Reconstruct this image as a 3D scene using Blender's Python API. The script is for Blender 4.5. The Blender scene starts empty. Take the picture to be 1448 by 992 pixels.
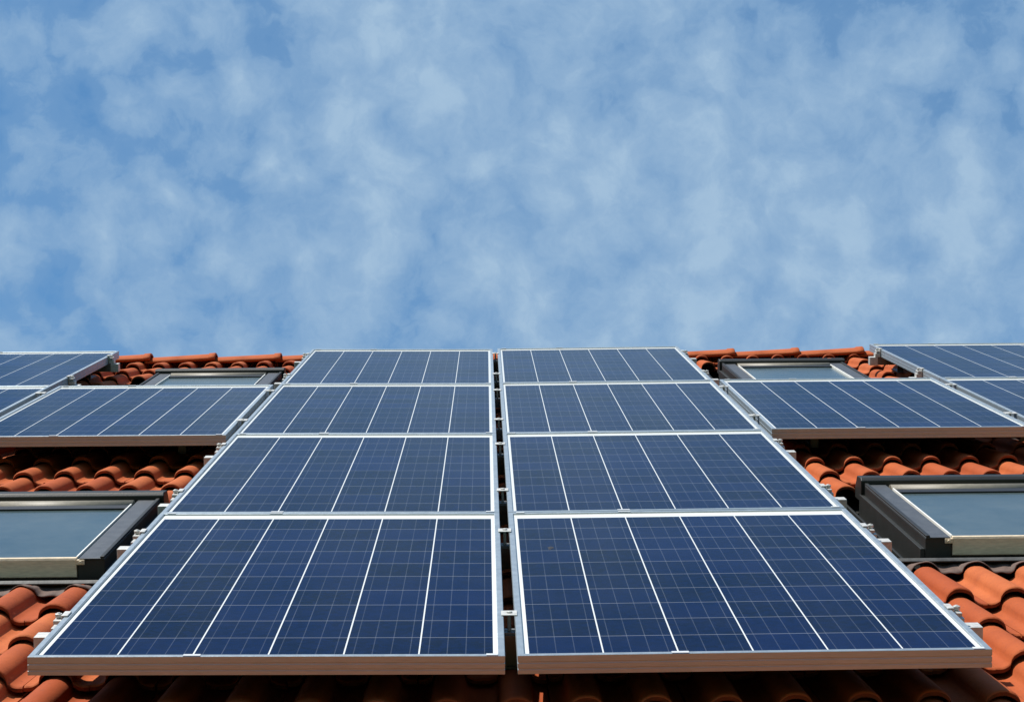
import bpy, bmesh, math, random
from mathutils import Matrix, Vector
random.seed(11)
SC = bpy.context.scene
COL = SC.collection
R = math.radians

# ------------------------------------------------------------------ frames
PHI = R(35)                      # roof pitch
Z0 = 1.7                         # height of the roof plane's origin above the ground
ROOF = Matrix.Translation((0, 0, Z0)) @ Matrix.Rotation(PHI, 4, 'X')   # (u across, v up the slope, n outwards)
BASE = -0.170                    # n of the tile pans (n = 0 is the top of the solar panels)
VR = 11.17                       # ridge
V_EAVE = 2.97
UW = 4.6                         # half width of the house

def rp(u, v, n=0.0): return ROOF @ Vector((u, v, n))

# ------------------------------------------------------------------ helpers
def tag(o, label=None, cat=None, group=None, kind=None):
    if label: o['label'] = label
    if cat: o['category'] = cat
    if group: o['group'] = group
    if kind: o['kind'] = kind
    return o

def empty(name, mat4):
    o = bpy.data.objects.new(name, None); COL.objects.link(o)
    o.empty_display_size = 0.1
    o.matrix_world = mat4
    return o

class MB:
    def __init__(s):
        s.v = []; s.f = []; s.m = []; s.sm = []; s.attr = []
    def add(s, verts, faces, mi=0, smooth=False, a=0.0):
        b = len(s.v); s.v += [tuple(p) for p in verts]
        for f in faces:
            s.f.append([b+i for i in f]); s.m.append(mi); s.sm.append(smooth); s.attr.append(a)
    def box(s, x0, x1, y0, y1, z0, z1, mi=0, M=None):
        p = [Vector(c) for c in ((x0,y0,z0),(x1,y0,z0),(x1,y1,z0),(x0,y1,z0),(x0,y0,z1),(x1,y0,z1),(x1,y1,z1),(x0,y1,z1))]
        if M is not None: p = [M @ q for q in p]
        s.add(p, [(0,3,2,1),(4,5,6,7),(0,1,5,4),(1,2,6,5),(2,3,7,6),(3,0,4,7)], mi)
    def prism_x(s, prof, x0, x1, mi=0, smooth=False, mit0=0.0, mit1=0.0):
        """profile of (y, z), extruded along x"""
        n = len(prof)
        vs = [(x0, a, b) for a, b in prof] + [(x1, a, b) for a, b in prof]
        fs = [(i, (i+1) % n, n+(i+1) % n, n+i) for i in range(n)]
        s.add(vs, fs, mi, smooth)
        s.add(vs, [tuple(range(n))[::-1], tuple(range(n, 2*n))], mi)
    def cyl(s, p0, p1, r, n=10, mi=0, smooth=True):
        p0 = Vector(p0); p1 = Vector(p1); d = (p1-p0).normalized()
        a = d.orthogonal().normalized(); b = d.cross(a)
        vs = []
        for p in (p0, p1):
            for k in range(n):
                t = 2*math.pi*k/n
                vs.append(p + r*(math.cos(t)*a+math.sin(t)*b))
        s.add(vs, [(i, (i+1) % n, n+(i+1) % n, n+i) for i in range(n)], mi, smooth)
        s.add(vs, [tuple(range(n))[::-1], tuple(range(n, 2*n))], mi)
    def build(s, name, mats, parent=None, bevel=0.0, seg=2, rough_attr=False, recalc=True):
        me = bpy.data.meshes.new(name)
        me.from_pydata(s.v, [], s.f); me.update()
        if not isinstance(mats, (list, tuple)): mats = [mats]
        for m in mats: me.materials.append(m)
        me.polygons.foreach_set('material_index', s.m)
        me.polygons.foreach_set('use_smooth', s.sm)
        if rough_attr:
            at = me.attributes.new('tone', 'FLOAT', 'FACE')
            at.data.foreach_set('value', s.attr)
        if recalc:
            bm = bmesh.new(); bm.from_mesh(me)
            bmesh.ops.remove_doubles(bm, verts=bm.verts, dist=1e-5)
            bmesh.ops.recalc_face_normals(bm, faces=bm.faces)
            bm.to_mesh(me); bm.free()
        o = bpy.data.objects.new(name, me); COL.objects.link(o)
        if bevel:
            b = o.modifiers.new('bevel', 'BEVEL'); b.width = bevel; b.segments = seg
            b.limit_method = 'ANGLE'; b.angle_limit = R(40)
        if parent is not None: o.parent = parent
        return o

# ------------------------------------------------------------------ materials
class NT:
    def __init__(s, name, world=None):
        if world: s.t = world.node_tree
        else:
            s.mat = bpy.data.materials.new(name); s.mat.use_nodes = True; s.t = s.mat.node_tree
        s.t.nodes.clear()
    def n(s, typ, ins=None, **kw):
        nd = s.t.nodes.new(typ)
        for k, v in kw.items(): setattr(nd, k, v)
        for k, v in (ins or {}).items():
            sock = nd.inputs[k]
            if isinstance(v, bpy.types.NodeSocket): s.t.links.new(v, sock)
            else:
                if sock.type == 'RGBA' and len(v) == 3: v = (*v, 1)
                sock.default_value = v
        return nd
    def m(s, op, a, b=0.0, c=0.0, clamp=False):
        nd = s.n('ShaderNodeMath', {0: a, 1: b, 2: c}, operation=op); nd.use_clamp = clamp
        return nd.outputs[0]
    def mix(s, f, a, b, blend='MIX'):
        nd = s.n('ShaderNodeMix', data_type='RGBA', blend_type=blend)
        for i, v in ((0, f), (6, a), (7, b)):
            if isinstance(v, bpy.types.NodeSocket): s.t.links.new(v, nd.inputs[i])
            else: nd.inputs[i].default_value = (*v, 1) if i > 0 and len(v) == 3 else v
        return nd.outputs[2]
    def ramp(s, f, stops, interp='LINEAR'):
        nd = s.n('ShaderNodeValToRGB', {0: f}); cr = nd.color_ramp; cr.interpolation = interp
        while len(cr.elements) < len(stops): cr.elements.new(0.5)
        for e, (p, c) in zip(cr.elements, stops):
            e.position = p; e.color = (*c, 1) if not isinstance(c, float) else (c, c, c, 1)
        return nd.outputs[0]
    def noise(s, vec, scale, detail=3, rough=.5, dist=0.0):
        return s.n('ShaderNodeTexNoise', {'Vector': vec, 'Scale': scale, 'Detail': detail, 'Roughness': rough, 'Distortion': dist}).outputs[0]
    def out(s, bsdf):
        s.n('ShaderNodeOutputMaterial', {0: bsdf.outputs[0]}); return s.mat

def simple(name, col, rough=.5, metal=0.0, bump=0.0, bscale=60, var=.15, vscale=12, streak=None, spec=.5):
    t = NT(name)
    tc = t.n('ShaderNodeTexCoord').outputs['Object']
    vec = tc
    if streak: vec = t.n('ShaderNodeMapping', {'Vector': tc, 'Scale': streak}).outputs[0]
    f = t.noise(vec, vscale, 4, .6)
    a = tuple(c*(1-var) for c in col); b = tuple(min(1, c*(1+var)) for c in col)
    c = t.ramp(f, [(.3, a), (.7, b)])
    ins = {'Base Color': c, 'Roughness': t.m('ADD', rough-.06, t.m('MULTIPLY', f, .12)), 'Metallic': metal, 'Specular IOR Level': spec}
    if bump:
        ins['Normal'] = t.n('ShaderNodeBump', {'Height': t.noise(tc, bscale, 3), 'Strength': bump, 'Distance': .002}).outputs[0]
    return t.out(t.n('ShaderNodeBsdfPrincipled', ins))

ALU = simple('brushed_aluminium', (.36, .41, .44), .42, .66, .15, 300, .10, 30, streak=(1, 1, 12))
ALU_END = simple('cast_aluminium', (.50, .49, .46), .5, .35, .3, 120, .18, 60)
STEEL = simple('steel_bolt', (.12, .12, .115), .45, .9)
PALEM = simple('pale_edge_mark', (.50, .52, .53), .4)
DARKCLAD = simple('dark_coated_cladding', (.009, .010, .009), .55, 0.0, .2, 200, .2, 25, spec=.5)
FLASH = simple('black_flashing', (.009, .010, .009), .6, 0.0, .2, 90, .35, 14, spec=.3)
BEIGE = simple('weathered_sash_metal', (.62, .50, .35), .6, .0, .25, 150, .16, 40, streak=(1, 1, 6))
TRIM = simple('white_glazing_trim', (.74, .72, .66), .45, .1, 0, 60, .1)
LEAD = simple('lead_apron', (.085, .083, .078), .6, .2, .5, 50, .3, 30)
APRON = simple('brown_apron_skirt', (.10, .060, .045), .8, 0, .6, 60, .35, 40)
PLASTER = simple('cream_render', (.62, .57, .47), .9, 0, .5, 60, .08, 3)
WOODB = simple('brown_fascia_wood', (.12, .06, .03), .6)
ZINC = simple('zinc_gutter', (.30, .31, .31), .45, .8)
DECK = simple('black_roof_underlay', (.012, .010, .009), .95, 0, 0, 60, .1)
GROUND = simple('lawn', (.05, .085, .025), .95, 0, .8, 30, .35, 1.2)
WOODW = simple('white_window_frame', (.7, .7, .68), .5)
BLACKP = simple('black_plastic', (.012, .012, .013), .5, 0, 0)
DIRT = simple('dark_dirt', (.012, .014, .02), .9, 0, 0)

def tile_mat():
    t = NT('terracotta_tile')
    tc = t.n('ShaderNodeTexCoord').outputs['Object']
    tone = t.n('ShaderNodeAttribute', attribute_name='tone').outputs['Fac']
    n1 = t.noise(tc, 7, 5, .65); n2 = t.noise(tc, 160, 4, .7); n3 = t.noise(tc, 38, 4, .6)
    c = t.ramp(tone, [(0, (.30, .058, .015)), (.5, (.38, .088, .023)), (1, (.42, .110, .033))])
    c = t.mix(t.m('MULTIPLY', t.ramp(n1, [(.38, 0.0), (.7, 1.0)]), .45), c, (.21, .036, .011))
    # fine speckle, lichen and grime
    c = t.mix(t.ramp(n2, [(.57, 0.0), (.72, .55)]), c, (.10, .036, .022))
    c = t.mix(t.m('MULTIPLY', t.ramp(n3, [(.62, 0.0), (.72, 1.0)]), t.ramp(n2, [(.45, 0.0), (.6, .5)])), c, (.08, .042, .028))
    c = t.mix(t.m('MULTIPLY', t.ramp(n2, [(.26, .5), (.36, 0.0)]), 1.0), c, (.42, .15, .075))
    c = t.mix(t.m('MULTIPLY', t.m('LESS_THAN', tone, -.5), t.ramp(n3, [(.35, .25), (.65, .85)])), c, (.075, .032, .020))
    h = t.m('ADD', t.m('MULTIPLY', n2, .5), t.m('MULTIPLY', n3, 1.0))
    nb = t.n('ShaderNodeBump', {'Height': h, 'Strength': .45, 'Distance': .003}).outputs[0]
    return t.out(t.n('ShaderNodeBsdfPrincipled', {'Base Color': c, 'Roughness': .8, 'Specular IOR Level': .2, 'Normal': nb}))
TILE = tile_mat()

# panel dimensions
PW, PL, PT = .992, 1.65, .040
FW = .0145                                     # frame lip
CX0, CX1 = .0248, PW-.0248                     # cell field across
CY0 = .0215; CP = .1556; CY1 = CY0+10*CP       # cell field up the slope (wide white margin at the top)
def cell_mat():
    t = NT('polycrystalline_cells')
    tc = t.n('ShaderNodeTexCoord').outputs['Object']
    sp = t.n('ShaderNodeSeparateXYZ', {0: tc}); x, y = sp.outputs[0], sp.outputs[1]
    info = t.n('ShaderNodeObjectInfo').outputs['Random']
    px = (CX1-CX0+.0035)/6
    u = t.m('DIVIDE', t.m('SUBTRACT', x, CX0-.00175), px); v = t.m('DIVIDE', t.m('SUBTRACT', y, CY0-.0015), CP)
    fu = t.m('FRACT', u); fv = t.m('FRACT', v); iu = t.m('FLOOR', u); iv = t.m('FLOOR', v)
    # distances to the cell borders
    du = t.m('MULTIPLY', t.m('MINIMUM', fu, t.m('SUBTRACT', 1.0, fu)), px)
    dv = t.m('MULTIPLY', t.m('MINIMUM', fv, t.m('SUBTRACT', 1.0, fv)), CP)
    gapu = t.m('LESS_THAN', du, .0016); gapv = t.m('LESS_THAN', dv, .0019)
    outx = t.m('MAXIMUM', t.m('LESS_THAN', x, CX0), t.m('GREATER_THAN', x, CX1))
    outy = t.m('MAXIMUM', t.m('LESS_THAN', y, CY0), t.m('GREATER_THAN', y, CY1))
    white = t.m('MAXIMUM', gapu, t.m('MAXIMUM', outx, outy))
    # four busbars a cell
    fb = t.m('FRACT', t.m('MULTIPLY', fu, 4.0)); db = t.m('MULTIPLY', t.m('ABSOLUTE', t.m('SUBTRACT', fb, .5)), px/4)
    bus = t.m('LESS_THAN', db, .0010)
    # per-cell tone and crystal grain
    cv = t.n('ShaderNodeCombineXYZ', {0: iu, 1: iv, 2: t.m('MULTIPLY', info, 97.0)}).outputs[0]
    wn = t.n('ShaderNodeTexWhiteNoise', {'Vector': cv}, noise_dimensions='3D')
    r = wn.outputs['Value']
    vo = t.n('ShaderNodeTexVoronoi', {'Vector': tc, 'Scale': 85.0}).outputs['Color']
    g = t.n('ShaderNodeSeparateColor', {0: vo}).outputs[0]
    c = t.mix(r, (.0002, .0009, .0050), (.0008, .0052, .034))
    c = t.mix(t.m('MULTIPLY', g, .45), c, (.0010, .0085, .055))
    # column-wise drift: strings of slightly different blue
    wn2 = t.n('ShaderNodeTexWhiteNoise', {'Vector': t.n('ShaderNodeCombineXYZ', {0: iu, 2: t.m('MULTIPLY', info, 31.0)}).outputs[0]}, noise_dimensions='3D').outputs['Value']
    c = t.mix(t.m('MULTIPLY', wn2, .22), c, (.0036, .007, .021))
    c = t.mix(t.m('MULTIPLY', bus, t.m('MULTIPLY', .22, t.noise(tc, 4, 3))), c, (.30, .34, .40))
    c = t.mix(t.m('MULTIPLY', gapv, .25), c, (.45, .48, .53))
    c = t.mix(white, c, (.58, .59, .57))
    dust = t.noise(tc, 5, 5, .65)
    c = t.mix(t.m('MULTIPLY', t.ramp(dust, [(.35, 0.0), (.8, 1.0)]), .012), c, (.35, .36, .34))
    ro = t.m('ADD', .10, t.m('MULTIPLY', dust, .10))
    wav = t.n('ShaderNodeBump', {'Height': t.noise(tc, 2.2, 2), 'Strength': .12, 'Distance': .01}).outputs[0]
    return t.out(t.n('ShaderNodeBsdfPrincipled', {'Base Color': c, 'Roughness': ro, 'IOR': 1.125, 'Normal': wav}))
CELLS = cell_mat()

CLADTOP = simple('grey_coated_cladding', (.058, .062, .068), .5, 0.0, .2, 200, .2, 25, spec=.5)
OLIVE = simple('dull_sash_metal', (.17, .15, .11), .55, .0, .2, 150, .16, 40, streak=(1, 1, 6))
RAILM = simple('shaded_aluminium', (.17, .17, .165), .5, .65, .2, 120, .15, 60)  # rail metal darkened: shade in the panel gaps put into its colour
BLOCKM = simple('sky_blocker_green', (.030, .048, .020), .95, 0, .8, 2, .4, .25)
def glass_mat():
    t = NT('skylight_glass')
    tc = t.n('ShaderNodeTexCoord').outputs['Object']
    d = t.noise(tc, 6, 5, .65)
    c = t.ramp(d, [(.3, (.045, .068, .072)), (.75, (.080, .105, .108))])
    return t.out(t.n('ShaderNodeBsdfPrincipled', {'Base Color': c, 'Roughness': t.m('ADD', .10, t.m('MULTIPLY', d, .15)), 'IOR': 1.42}))
GLASS = glass_mat()

# ------------------------------------------------------------------ sky, sun, camera
sd = Vector((-.50, .36, 1.0)).normalized()            # towards the sun, in the roof's own frame
sun_dir = (Matrix.Rotation(PHI, 3, 'X') @ sd).normalized()
elev = math.asin(sun_dir.z); az = math.atan2(sun_dir.x, sun_dir.y)
W = bpy.data.worlds.new('World'); SC.world = W; W.use_nodes = True
CAM_F, CAM_P, CAM_Y, CAM_R, CAM_H = 2728.3, -.0982, -.0131, .0074, 1.0219
camR = (Matrix.Rotation(PHI, 3, 'X') @ Matrix.Rotation(CAM_Y, 3, 'Z') @ Matrix.Rotation(CAM_P, 3, 'X') @ Matrix.Rotation(CAM_R, 3, 'Y'))
SKYB = .275
def world():
    t = NT('', W)
    gen = t.n('ShaderNodeTexCoord').outputs['Generated']
    sky = t.n('ShaderNodeTexSky', sky_type='NISHITA', sun_disc=False, sun_elevation=elev, sun_rotation=az,
              altitude=200, air_density=1.0, dust_density=.6, ozone_density=2.2).outputs[0]
    sky = t.n('ShaderNodeHueSaturation', {'Saturation': 1.05, 'Value': 1.0, 'Color': sky}).outputs[0]
    sky = t.mix(1.0, sky, (.74, 1.16, 1.26), 'MULTIPLY')
    d = t.n('ShaderNodeVectorMath', {0: gen}, operation='NORMALIZE').outputs[0]
    def blob(az_deg, el_deg, width_deg, out):           # broad region of the sky round a compass direction
        a, e = R(az_deg), R(el_deg)
        v = (math.sin(a)*math.cos(e), math.cos(a)*math.cos(e), math.sin(e))
        dp = t.n('ShaderNodeVectorMath', {0: d, 1: v}, operation='DOT_PRODUCT').outputs['Value']
        return t.n('ShaderNodeMapRange', {0: dp, 1: math.cos(R(width_deg)), 2: 1.0, 3: 0.0, 4: out}, interpolation_type='SMOOTHSTEP').outputs[0]
    wrp = t.n('ShaderNodeTexNoise', {'Vector': d, 'Scale': 16.0, 'Detail': 4.0, 'Roughness': .6}).outputs['Color']
    wrp = t.n('ShaderNodeVectorMath', {0: wrp, 1: (.5, .5, .5)}, operation='SUBTRACT').outputs[0]
    dd = t.n('ShaderNodeVectorMath', {0: d, 1: t.n('ShaderNodeVectorMath', {0: wrp, 'Scale': .040}, operation='SCALE').outputs[0]}, operation='ADD').outputs[0]
    def puffs(scale, off):
        vv = t.n('ShaderNodeVectorMath', {0: dd, 1: off}, operation='ADD').outputs[0]
        return t.n('ShaderNodeTexVoronoi', {'Vector': vv, 'Scale': scale, 'Smoothness': .4}, feature='SMOOTH_F1').outputs['Distance']
    big = t.noise(dd, 6.0, 3, .5)
    mid = t.noise(dd, 30.0, 5, .55)
    p1 = t.m('SUBTRACT', .75, puffs(26.0, (3.1, .4, 1.7)))
    p2 = t.m('SUBTRACT', .75, puffs(52.0, (.2, 5.3, 2.2)))
    fine = t.noise(dd, 75.0, 7, .68)
    f = t.m('ADD', t.m('MULTIPLY', mid, .48), t.m('MULTIPLY', p1, .52))
    f = t.m('ADD', f, t.m('MULTIPLY', p2, .34))
    f = t.m('ADD', f, t.m('MULTIPLY', big, .30))
    f = t.m('ADD', f, t.m('MULTIPLY', fine, .34))
    f = t.m('SUBTRACT', f, SKYB)
    bias = t.m('ADD', blob(3, 31, 27, .24), blob(-18, 35, 13, -.15))
    bias = t.m('ADD', bias, blob(17, 41, 9, -.18))
    bias = t.m('ADD', bias, blob(0, 77, 37, -.85))
    f = t.m('ADD', f, bias)
    cov = t.ramp(f, [(.18, .04), (.42, .38), (.55, .68), (.70, .80), (1.0, .97)], 'EASE')
    # faint veil everywhere
    cov = t.m('MAXIMUM', cov, t.m('MULTIPLY', fine, .22))
    cloudc = t.mix(t.m('ADD', t.ramp(f, [(.42, 0.0), (.95, .85)]), t.m('MULTIPLY', t.m('SUBTRACT', fine, .5), .6), 0.0, True), (1.78, 3.05, 4.75), (2.95, 4.18, 5.50))
    col = t.mix(cov, sky, cloudc)
    bg = t.n('ShaderNodeBackground', {'Color': col, 'Strength': .096})
    t.n('ShaderNodeOutputWorld', {0: bg.outputs[0]})
world()
L = bpy.data.lights.new('sun', 'SUN'); L.energy = 5.0; L.angle = R(.53); L.color = (1, .95, .87)
so = bpy.data.objects.new('sun', L); COL.objects.link(so)
so.rotation_euler = (-sun_dir).to_track_quat('-Z', 'Y').to_euler(); so.location = (-6, -4, 20)

cam = bpy.data.cameras.new('camera'); cam.sensor_width = 36; cam.lens = CAM_F/1448*36
cam.clip_start = .05; cam.clip_end = 5000
co = bpy.data.objects.new('camera', cam); COL.objects.link(co)
m = Matrix.Identity(3)
for i in range(3):
    m[i][0] = camR[i][0]; m[i][1] = camR[i][2]; m[i][2] = -camR[i][1]
co.matrix_world = Matrix.Translation(rp(0, 0, CAM_H)) @ m.to_4x4()
SC.camera = co
vs = SC.view_settings; vs.view_transform = 'Standard'; vs.look = 'None'; vs.gamma = 1; vs.exposure = .45
vs.use_curve_mapping = False

# ------------------------------------------------------------------ ground
g = MB(); S = 3000
g.add([(-S,-S,0),(S,-S,0),(S,S,0),(-S,S,0)], [(0,1,2,3)])
tag(g.build('ground', GROUND, recalc=False), kind='structure')

# added hill ring, out of view, blocks low sky light from under the panels
h = MB(); nh_ = 160
rows = []
for q, (rad, hh) in enumerate(((150, -1), (175, 14), (205, 34), (250, 40), (330, -1))):
    row = []
    for k in range(nh_):
        a = 2*math.pi*k/nh_
        z = hh*(1+.22*math.sin(3*a+1)+.13*math.sin(7*a)+.05*math.sin(23*a+q)) if hh > 0 else -1
        if hh > 0: z += random.uniform(-1.5, 1.5)
        row.append((math.cos(a)*rad*(1+.02*math.sin(9*a)), math.sin(a)*rad*(1+.02*math.sin(9*a)), z))
    rows.append(row)
h.add([p for r_ in rows for p in r_], [(i*nh_+k, i*nh_+(k+1) % nh_, (i+1)*nh_+(k+1) % nh_, (i+1)*nh_+k) for i in range(4) for k in range(nh_)], 0, True)
tag(h.build('sky_blocker', BLOCKM), kind='structure')
# ------------------------------------------------------------------ house
house = empty('house', Matrix.Translation((0, rp(0, VR, 0).y, 0)))
tag(house, 'house with orange double-roll clay tile roof carrying the solar panels and skylights', 'house')
HM = house.matrix_world.inverted() @ ROOF           # roof frame inside the house's frame

def under(o, mat4=Matrix.Identity(4)):              # place a part (built in roof coordinates) under the house
    o.parent = house; o.matrix_local = HM @ mat4; return o

# windows: (u0, u1, v_front, v_back)
WIN = [(-1.735, -1.080, 5.36, 6.29), (1.277, 1.932, 5.54, 6.45), (-1.735, -1.080, 9.20, 10.12), (1.270, 1.925, 9.44, 10.36)]
SP, U0, CO = .1475, 1.385, .32                      # crown spacing, a crown's u, course height
SKEW = .03
def prof(x):                                        # x measured from the crown's axis, in (-.5,.5) of the spacing
    a = abs(x)*SP
    hw = .050
    if a >= hw+.012: return 0.0
    if a > hw-.012:                                 # fillet into the pan
        s = (hw+.012-a)/.024
        return .0105*s*s
    return .0105 + (.0445-.0105)*math.sqrt(max(0.0, 1-(a/(hw-.012))**2))**.9
XS = [-.5, -.46, -.42, -.385, -.345, -.30, -.262, -.245, -.215, -.17, -.11, -.045, .045, .11, .17, .215, .245, .262, .30, .345, .385, .42, .46, .5]
def blocked(u, v0, v1):
    for (a, b, c, d) in WIN:
        if a-.135 < u < b+.135 and v1 > c-.36 and v0 < d+.10 and v0 > c-.42:
            return True
    return False
roof = MB()
kmin = int(round((-UW-U0)/SP)); kmax = int(round((UW-U0)/SP))
ncourse = 27
ksplit = 0
for r in range(-4, 22):
    b_ = 4.285 + CO*r
    pair = {}
    for k in range(kmin, kmax+1):
        u = U0 + SP*k
        tile_id = (k + ksplit) // 2
        if tile_id not in pair:
            pair[tile_id] = (random.uniform(-.006, .006), random.uniform(-.0025, .003), random.uniform(-.006, .006), random.random(), random.uniform(-.0015, .0015))
        dv, dn, tw, tone, du = pair[tile_id]
        v0 = b_ + SKEW*u + dv - (.06*min(1, max(0, (b_-5.3)/1.2)) if u < 0 else 0); v1 = v0 + .40
        if v1 > VR+.03: v1 = VR + .03
        if blocked(u, v0, v0+CO): continue
        near = abs(u) < 3.4 and v0 > 3.6
        xs = XS if near else XS[::3] + [.5]
        step = .024
        # along v: rounded nose then body
        st = [(0.0, -.0045), (.0025, -.001), (.008, 0.0), (.16, 0.0), (1.0, 0.0)]
        th = .0135
        ucen = (tile_id*2 - ksplit + .5)*SP + U0
        rows = []
        half0 = (k + ksplit) % 2 == 0
        for i, (q, dz) in enumerate(st):
            vv = v0 + (q if i < 3 else q*(v1-v0))
            row = []
            for x in xs:
                x_ = x
                if half0 and x == -.5: x_ = -.485
                if (not half0) and x == .5: x_ = .492
                uu = u + x_*SP + du
                jog = (.0012*math.sin(37*uu+11*v0)+random.uniform(-.0011, .0011)) if i < 3 else 0
                nn = BASE + prof(x) + step*(1-(vv-v0)/CO) + dz + dn + tw*(uu-ucen)
                row.append((uu, vv+jog, nn))
            rows.append(row)
        n = len(xs)
        verts = [p for row in rows for p in row]
        nf = len(rows)
        faces = [(i*n+j, i*n+j+1, (i+1)*n+j+1, (i+1)*n+j) for i in range(nf-1) for j in range(n-1)]
        roof.add(verts, faces, 0, True, tone)
        # front face with thickness and a strip of underside
        fr = rows[0]
        low = [(p[0], p[1]+.002, p[2]-th+.0045) for p in fr]
        bk = [(p[0], p[1]+.10, p[2]-th-.004) for p in fr]
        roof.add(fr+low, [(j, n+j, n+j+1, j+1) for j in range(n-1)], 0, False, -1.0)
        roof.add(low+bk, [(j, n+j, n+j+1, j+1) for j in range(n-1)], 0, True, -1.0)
        # tile side edges
        for jj, on in ((0, half0), (n-1, not half0)):
            if on:
                top = [row[jj] for row in rows[1:]]
                bot = [(p[0], p[1], p[2]-th) for p in top]
                m_ = len(top)
                roof.add(top+bot, [(a, a+1, m_+a+1, m_+a) for a in range(m_-1)], 0, False, tone)
ro = roof.build('roof', TILE, rough_attr=True, recalc=False)
under(ro)
ROOFL = ro
# underlay boards
d = MB(); d.box(-UW, UW, V_EAVE-.02, VR+.08, BASE-.09, BASE-.045)
under(d.build('roof_underlay', DECK))
# rear slope, plain but tiled the same way in broad relief
rear = MB()
ry = rp(0, VR, BASE); yr, zr = ry.y - house.location.y, ry.z
nx = 62; nc = 26
cosp, sinp = math.cos(PHI), math.sin(PHI)
for r in range(nc):
    a0, a1 = r*CO, (r+1)*CO + .02
    vsx = []
    for a, up in ((a0, .0), (a1, .024)):
        for j in range(nx*4+1):
            uu = -UW + 2*UW*j/(nx*4)
            x = ((uu-U0)/SP+.5) % 1.0 - .5
            nn = prof(x)+up
            vsx.append((uu, yr + a*cosp + nn*sinp, zr - a*sinp + nn*cosp))
    w = nx*4+1
    rear.add(vsx, [(j, j+1, w+j+1, w+j) for j in range(w-1)], 0, True, random.random())
rear_o = rear.build('rear_roof', TILE, rough_attr=True, recalc=False); rear_o.parent = house

# ridge tiles: half-round caps, each wide end (right) over the narrow end of the next
def ridge_mesh():
    mb = MB(); Lr = .405; ns = 14
    def ring(x, r, th):
        out = []
        for rr in (r, r-th):
            for k in range(ns+1):
                t = math.pi*k/ns
                out.append((x, -math.cos(t)*rr*1.12, math.sin(t)*rr*.74 - .02))
        return out
    secs = [(0, .094), (.18, .100), (Lr-.04, .1075), (Lr-.038, .113), (Lr-.004, .115), (Lr, .112)]
    vs = []
    for x, r_ in secs: vs += ring(x, r_, .014)
    n = 2*(ns+1)
    fs = []
    for s in range(len(secs)-1):
        for k in range(ns):
            fs.append((s*n+k, s*n+k+1, (s+1)*n+k+1, (s+1)*n+k))
            fs.append((s*n+ns+1+k, (s+1)*n+ns+1+k, (s+1)*n+ns+2+k, s*n+ns+2+k))
        for k in (0, ns):
            fs.append((s*n+k, (s+1)*n+k, (s+1)*n+ns+1+k, s*n+ns+1+k))
    for s in (0, len(secs)-1):
        for k in range(ns): fs.append((s*n+k, s*n+k+1, s*n+ns+2+k, s*n+ns+1+k))
    mb.add(vs, fs, 0, True, .5)
    return mb
apex = rp(0, VR, BASE)
RP = .375
rm0 = None
inv = (house.matrix_world @ HM).inverted()
k0 = int(-UW/RP)-1
ridge_x0 = -1.99+.02
for k in range(-8, 18):
    x = ridge_x0 + k*RP
    if x < -UW-.05 or x > UW-.30: continue
    if rm0 is None:
        o = ridge_mesh().build('ridge_tile', TILE, rough_attr=True); rm0 = o
    else:
        o = rm0.copy(); COL.objects.link(o)
    o.parent = ro
    wm = Matrix.Translation((x, apex.y, apex.z+.010+random.uniform(-.003, .003))) @ Matrix.Rotation(-.020+random.uniform(-.004, .004), 4, 'Y') @ Matrix.Rotation(random.uniform(-.012, .012), 4, 'Z')
    o.matrix_local = inv @ wm

# walls, gables, gutter, eaves
we = rp(0, V_EAVE+.45, BASE-.1); wb = 2*rp(0, VR, 0).y - we.y
hy = house.location.y
wl = MB()
x0, x1 = -UW+.25, UW-.25
ya, yb = we.y-hy, wb-hy
zt = we.z-.02; za = rp(0, VR, BASE-.12).z-.02
wl.add([(x0,ya,0),(x1,ya,0),(x1,yb,0),(x0,yb,0),(x0,ya,zt),(x1,ya,zt),(x1,yb,zt),(x0,yb,zt),(x0,0,za),(x1,0,za)],
       [(0,1,5,4),(2,3,7,6),(3,0,4,8,7),(1,2,6,9,5)])
wo = wl.build('wall', PLASTER); wo.parent = house
ge = rp(0, V_EAVE-.05, BASE-.03)
gt = MB()
pr = []
for k in range(13):
    a = math.pi + math.pi*k/12; pr.append((math.cos(a)*.07, math.sin(a)*.07))
for k in range(13):
    a = 2*math.pi - math.pi*k/12; pr.append((math.cos(a)*.063, math.sin(a)*.063))
gt.prism_x([(a+ge.y-hy, b+ge.z-.02) for a, b in pr], -UW, UW, 0, False)
go = gt.build('gutter', ZINC); go.parent = house
for xx in (-2.4, 1.6):
    wmb = MB(); wmb.box(xx, xx+1.2, ya-.03, ya+.02, 1.0, 2.2)
    wf = wmb.build('window', WOODW, bevel=.004); wf.parent = house
    pm = MB(); pm.box(xx+.06, xx+.57, ya-.034, ya-.028, 1.06, 2.14); pm.box(xx+.63, xx+1.14, ya-.034, ya-.028, 1.06, 2.14)
    po = pm.build('pane', GLASS); po.parent = wf

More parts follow.
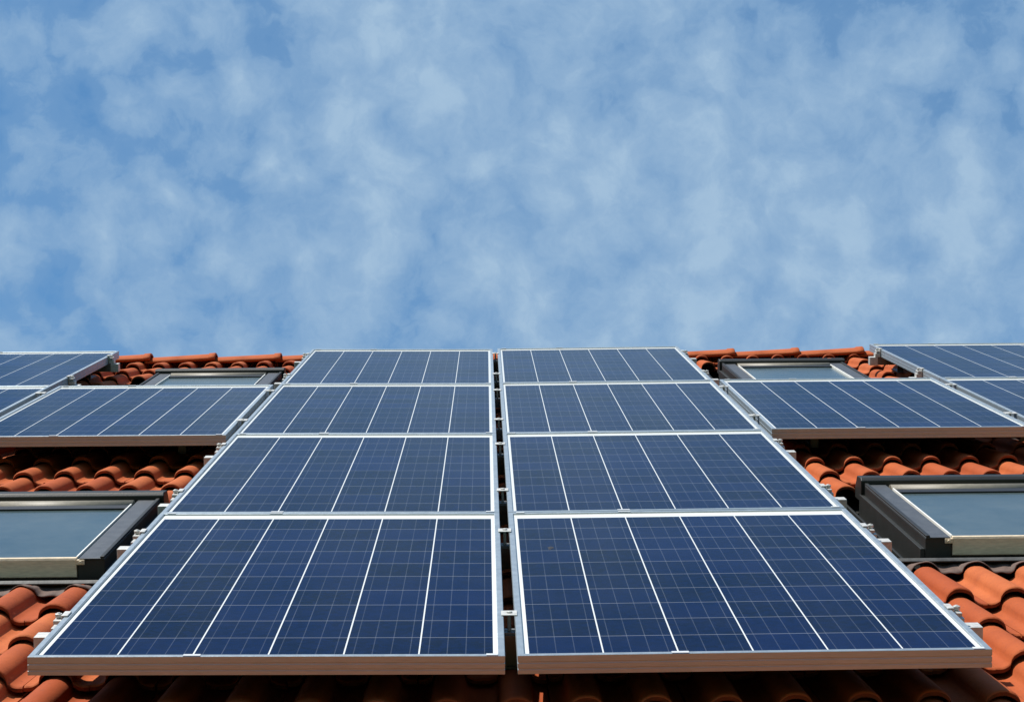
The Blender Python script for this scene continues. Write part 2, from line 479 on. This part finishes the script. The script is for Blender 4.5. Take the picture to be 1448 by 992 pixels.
# ------------------------------------------------------------------ roof windows
def roof_window(u0, u1, v0, v1, upper):
    T = -.080                                        # top face of the cladding
    bot = BASE-.02
    pl = .076                                        # side cladding width
    f = MB()                                         # base frame: two side rails, bottom block
    for a, b, s in ((u0, u0+pl, 1), (u1-pl, u1, -1)):
        f.box(a, b, v0, v1, bot, T-.004)
        # top plate with a shallow outer rib and an inner step
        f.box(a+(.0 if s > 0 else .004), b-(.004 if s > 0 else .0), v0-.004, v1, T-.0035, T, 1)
        ax = a if s > 0 else b
        f.box(min(ax, ax+s*.012), max(ax, ax+s*.012), v0-.006, v1, T+.0003, T+.006)
        f.box(min(ax-s*.014, ax), max(ax-s*.014, ax), v0+.004, v1+.02, bot, T-.035)
    f.box(u0+pl+.001, u1-pl-.001, v0+.013, v0+.05, bot, T-.038)
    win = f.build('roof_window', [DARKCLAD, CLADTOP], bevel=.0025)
    under(win)
    # flashing channels each side and round the top
    fl = MB()
    for s, ue in ((-1, u0-.014), (1, u1+.014)):
        def bx(a, b, z0, z1, va=v0-.12, vb=v1+.12):
            A, B = ue+s*a, ue+s*b
            fl.box(min(A, B), max(A, B), va, vb, z0, z1)
        bx(.001, .165, BASE-.03, BASE-.018)
        bx(.030, .040, BASE-.0175, BASE+.012)
        bx(.080, .092, BASE-.0175, BASE+.020)
        bx(.140, .150, BASE-.0175, BASE+.012)
    fl.box(u0-.013, u1+.013, v1+.055, v1+.16, BASE-.03, BASE-.016)
    o = fl.build('side_flashing', FLASH, win, bevel=.003)
    # hood across the top
    h = MB()
    h.prism_x([(v1+.001, T-.06), (v1+.001, T+.014), (v1+.012, T+.024), (v1+.075, T+.020), (v1+.105, T-.02), (v1+.105, T-.06)], u0-.012, u1+.012)
    h.build('top_hood', DARKCLAD, win, bevel=.003)
    # sash: lower rail, top rail, glazing trims
    gu0, gu1 = u0+pl+.006, u1-pl-.006
    s_ = MB()
    s_.prism_x([(v0+.002, T-.056), (v0-.004, T-.053), (v0-.004, T-.005), (v0-.001, T+.001), (v0+.012, T+.001), (v0+.012, T-.056)], gu0-.003, gu1+.003)
    s_.build('lower_sash_rail', BEIGE, win, bevel=.0012)
    t_ = MB()
    arc = [(v1-.075, T-.030)] + [(v1-.075+.035*(1-math.cos(a)), T-.030+.034*math.sin(a)) for a in [math.pi*k/10 for k in range(1, 10)]] + [(v1-.005, T-.030)]
    arc = [(a_, T-.03+(b_-T+.03)*1.1) for a_, b_ in arc]
    t_.prism_x(arc, gu0-.003, gu1+.003, 0, True)
    t_.build('upper_sash_rail', OLIVE, win)
    for a, b in ((gu0-.004, gu0+.0005), (gu1-.0005, gu1+.004)):
        q = MB(); q.box(a, b, v0+.013, v1-.08, T-.012, T+.0025)
        q.build('glazing_trim', TRIM, win, bevel=.0008)
    # little hinge tabs at the two lower corners
    for sx, a in ((-1, gu0-.004), (1, gu1+.004)):
        q = MB(); q.box(min(a, a+sx*.022), max(a, a+sx*.022), v0-.008, v0+.004, T-.018, T-.004)
        q.cyl((a+sx*.011, v0-.013, T-.011), (a+sx*.011, v0-.007, T-.011), .005, 8)
        q.build('corner_clip', BEIGE, win, bevel=.001)
    gp = MB(); gp.box(gu0, gu1, v0+.013, v1-.076, T-.016, T-.008)
    gp.build('pane', GLASS, win)
    gs = MB(); gs.box(gu0, gu1, v1-.135, v1-.077, T-.0075, T-.002)
    gs.build('gasket', BLACKP, win)
    # apron below the window
    if not upper or True:
        ap = MB()
        ap.prism_x([(v0-.004, BASE+.012), (v0-.004, BASE+.020), (v0-.115, BASE+.052), (v0-.125, BASE+.044), (v0-.120, BASE+.040)], u0-.16, u1+.16)
        ap.build('apron_flashing', LEAD, win, bevel=.002)
        sk = MB(); nj = 150; rws = []
        for q, (dv, dz) in enumerate(((-.100, .034), (-.125, .020), (-.150, .012), (-.175, .010))):
            row = []
            for j in range(nj+1):
                uu = u0-.16 + (u1-u0+.32)*j/nj
                x = ((uu-U0)/SP+.5) % 1.0 - .5
                fol = [0, .30, .62, .72][q]
                row.append((uu, v0+dv+.006*math.sin(uu*47)*(q > 1)+.004*math.sin(uu*131), BASE+.012+dz*.6+fol*prof(x)*.95+.002*math.sin(uu*90+q)))
            rws.append(row)
        vsx = [p for r_ in rws for p in r_]; w = nj+1
        sk.add(vsx, [(i*w+j, i*w+j+1, (i+1)*w+j+1, (i+1)*w+j) for i in range(3) for j in range(nj)], 0, True)
        so_ = sk.build('apron_skirt', APRON, win, recalc=False)
        sm = so_.modifiers.new('t', 'SOLIDIFY'); sm.thickness = .003
    return win
for i, (a, b, c, d_) in enumerate(WIN): roof_window(a, b, c, d_, i > 1)

# ------------------------------------------------------------------ solar panels
def frame_mesh():
    mb = MB()
    # extruded side profile: (inset from outer edge, n); two shallow grooves on the outer face
    pr = [(0, -PT), (0, -.0312), (.0010, -.0305), (.0010, -.0278), (0, -.0270), (0, -.0178), (.0010, -.0170), (.0010, -.0143), (0, -.0135),
          (0, -.0012), (.0012, 0), (FW-.0015, 0), (FW, -.0012), (FW, -.0048), (.0040, -.0048), (.0040, -.0375), (.028, -.0375), (.028, -PT)]
    n = len(pr)
    vs = []
    for cx, cy, sx, sy in ((0, 0, 1, 1), (PW, 0, -1, 1), (PW, PL, -1, -1), (0, PL, 1, -1)):
        for a, z in pr: vs.append((cx+sx*a, cy+sy*a, z))
    fs = []
    for c in range(4):
        c2 = (c+1) % 4
        for k in range(n):
            k2 = (k+1) % n
            fs.append((c*n+k, c2*n+k, c2*n+k2, c*n+k2))
    mb.add(vs, fs)
    return mb
FM = frame_mesh(); FMo = None
proto = {}
VB, PITCH = 3.937, 1.66
TILT = {'c': (.0093, .0046, -.0021), 'b': (-.0179, -.0228, .0118), 'L': (-.0103, -.0806, -.0151), 'R': (-.0181, .0356, -.0023), 'B': (.0211, -.0012, .0064), 'C': (.0159, -.008, .0006)}
CU = {'c': -3.0103, 'b': -1.9834, 'L': -.9595, 'R': .0587, 'B': 1.0812, 'C': 2.1107}
LAB = {
 ('L', 0): 'large solar panel in front left of the central gap, in the lowest row',
 ('R', 0): 'large solar panel in front right of the central gap, in the lowest row',
 ('L', 1): 'solar panel left of the central gap, second row up from the bottom',
 ('R', 1): 'solar panel right of the central gap, second row up from the bottom',
 ('L', 2): 'solar panel left of the central gap, third row up',
 ('R', 2): 'solar panel right of the central gap, third row up from the bottom',
 ('L', 3): 'solar panel left of the central gap, topmost row against the sky',
 ('R', 3): 'solar panel right of the central gap, topmost row against the sky',
 ('b', 2): 'solar panel on the left just below the upper left skylight, dark space under it',
 ('B', 2): 'solar panel on the right just below the upper right skylight, dark space under it',
 ('c', 3): 'solar panel at the upper left edge of the photo, its corner beside the ridge tiles',
 ('C', 3): 'solar panel at the upper right edge of the photo, its corner beside the ridge tiles',
 ('c', 2): 'solar panel sliver at the far left edge, below the top left corner panel',
 ('C', 2): 'solar panel at the far right edge, below the top right corner panel',
}
LAB[('L', 2)] = 'solar panel left of the central gap, third row up from the bottom'
def make_panel():
    root = empty('solar_panel', Matrix.Identity(4))
    f = FM.build('frame', ALU, root)
    s = MB(); s.box(.0045, PW-.0045, .0045, PL-.0045, -.0088, -.0052)
    s.m[0] = 1
    s.build('cell_sheet', [CELLS, BLACKP], root, recalc=False)
    for a, y in ((.34, .0006), (.965, .0006), (.035, PL-.0140), (.34, PL-.0140)):  # thin pale raised marks on the front and rear frame lips
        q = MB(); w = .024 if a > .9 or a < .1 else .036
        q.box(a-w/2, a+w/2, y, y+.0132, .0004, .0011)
        q.build('edge_mark', PALEM, root)
    return root
def copy_tree(o, parent=None):
    c = o.copy(); COL.objects.link(c)
    if parent is not None: c.parent = parent
    for ch in list(o.children): copy_tree(ch, c)
    return c
P0 = None; PANELS = {}
for key in [('L',0),('R',0),('L',1),('R',1),('L',2),('R',2),('L',3),('R',3),('b',2),('B',2),('c',2),('c',3),('C',2),('C',3)]:
    cc, r_ = key
    if P0 is None: P0 = make_panel(); o = P0
    else: o = copy_tree(P0)
    a, b, c = TILT[cc]
    nmid = (a + c*(r_+.5-2))*.1
    su = b*.1/PW; sv = c*.1/PITCH
    M_ = (ROOF @ Matrix.Translation((CU[cc]+PW/2, VB+PITCH*r_+PL/2, nmid))
          @ Matrix.Rotation(-math.atan(su)+random.uniform(-.0009, .0009), 4, 'Y') @ Matrix.Rotation(math.atan(sv)+random.uniform(-.0008, .0008), 4, 'X')
          @ Matrix.Translation((-PW/2, -PL/2, 0)))
    o.matrix_world = M_
    tag(o, LAB[key], 'solar panel', 'solar panels mounted on the tiled roof')
    PANELS[key] = o
# a speck of dirt lying on the front right panel
dm = MB()
pts = [(math.cos(t)*(.008+.003*math.sin(3*t+1)), math.sin(t)*(.020+.006*math.sin(2*t)), 0) for t in [2*math.pi*k/14 for k in range(14)]]
dm.add([(0, 0, .0012)]+pts, [(0, 1+k, 1+(k+1) % 14) for k in range(14)])
do = dm.build('dirt_spot', DIRT); do.parent = PANELS[('R', 0)]; do.location = (.165-.0587, 5.08-VB, -.0050)

# ------------------------------------------------------------------ mounting rails with clamps
RH = .040
def colz(cc, s, r_): a, b, c = TILT[cc]; return (a+b*(s-.5)+c*(r_-2))*.1
def rail(ua, ub, v, cols, r_, label):
    root = empty('mounting_rail', ROOF @ Matrix.Translation((ua, v, -PT-.0015)))
    mb = MB(); Ln = ub-ua
    # C-shaped extrusion
    mb.prism_x([(-.021, -RH), (.021, -RH), (.021, 0), (.0035, 0), (.0035, -.008), (-.0035, -.008), (-.0035, 0), (-.021, 0)], 0, Ln)
    mb.build('rail', RAILM, root)
    for xa in (-.0035, Ln-.0385):  # brighter stub ends: sunlight on the rail put into the colour
        if abs(ua+xa) > 3: continue
        q = MB(); q.box(xa, xa+.042, -.0235, .0235, -RH-.002, .0022)
        q.build('lit_rail_end', ALU_END, root, bevel=.0015)
    # end clamps
    for side, u in ((-1, CU[cols[0]]), (1, CU[cols[-1]]+PW)):
        if abs(u) > 2.9: continue
        z = PT+.0015 + colz(cols[0] if side < 0 else cols[-1], 0 if side < 0 else 1, r_+.5)
        x = u-ua
        q = MB(); j = random.uniform(-.004, .004)
        def b(a0, a1, y0, y1, z0, z1): q.box(min(x+side*a0, x+side*a1), max(x+side*a0, x+side*a1), y0+j, y1+j, z0, z1)
        b(-.009, .006, -.022, .022, z+.0008, z+.0045)
        b(.0012, .006, -.022, .022, .003, z+.0006)
        b(.0062, .030, -.022, .022, .003, .022)
        b(.0012, .024, -.024, .024, z-.016, z-.007)
        q.cyl((x+side*.016, j, -.002), (x+side*.016, j, z+.006), .0045, 10)
        q.cyl((x+side*.016, j, z-.004), (x+side*.016, j, z+.004), .009, 6, 0, False)
        q.build('end_clamp', ALU_END, root, bevel=.001)
    for c1, c2 in zip(cols[:-1], cols[1:]):
        ua_, ub_ = CU[c1]+PW, CU[c2]; mid = (ua_+ub_)/2-ua; hw = (ub_-ua_)/2
        z = PT+.0015+max(colz(c1, 1, r_+.5), colz(c2, 0, r_+.5))
        q = MB()
        q.box(mid-hw-.005, mid+hw+.005, -.022, .022, z+.0006, z+.0030)
        q.cyl((mid, 0, -.004), (mid, 0, z+.0068), .0042, 8)
        q.cyl((mid, 0, z+.0031), (mid, 0, z+.0065), .0075, 6, 0, False)
        q.build('mid_clamp', ALU_END, root, bevel=.0008)
    # stainless hooks reaching down between the tiles
    k = 0
    nh = max(2, int(Ln/.8)+1)
    for k in range(nh):
        uu = .16 + (Ln-.32)*k/(nh-1)
        x = uu
        q = MB()
        q.box(x-.016, x+.016, -.028, -.0195, BASE+.055+PT, -.004)
        q.box(x-.016, x+.016, -.028, .13, BASE+.047+PT, BASE+.054+PT)
        q.build('roof_hook', STEEL, root, bevel=.001)
    tag(root, label, 'mounting rail', 'aluminium mounting rails under the panels')
    return root
rowname = ['lowest', 'second', 'third', 'topmost']
for r_ in range(4):
    for off, nm in ((.372, 'lower'), (1.362, 'upper')):
        v = VB+PITCH*r_+off
        if r_ < 2:
            rail(CU['L']-.066, CU['R']+PW+.068, v, ['L', 'R'], r_, f'{nm} aluminium rail with stub ends under the {rowname[r_]} row of two panels')
        elif r_ == 2:
            rail(-3.05, 3.14, v, ['c', 'b', 'L', 'R', 'B', 'C'], r_, f'{nm} of the two long aluminium rails under the third row of panels')
        else:
            rail(CU['L']-.066, CU['R']+PW+.068, v, ['L', 'R'], r_, f'{nm} aluminium rail under the two topmost middle panels')
            rail(-3.05, CU['c']+PW+.050, v, ['c'], r_, f'{nm} aluminium rail end sticking out of the top left corner panel')
            rail(CU['C']-.055, 3.14, v, ['C'], r_, f'{nm} aluminium rail end sticking out of the top right corner panel')
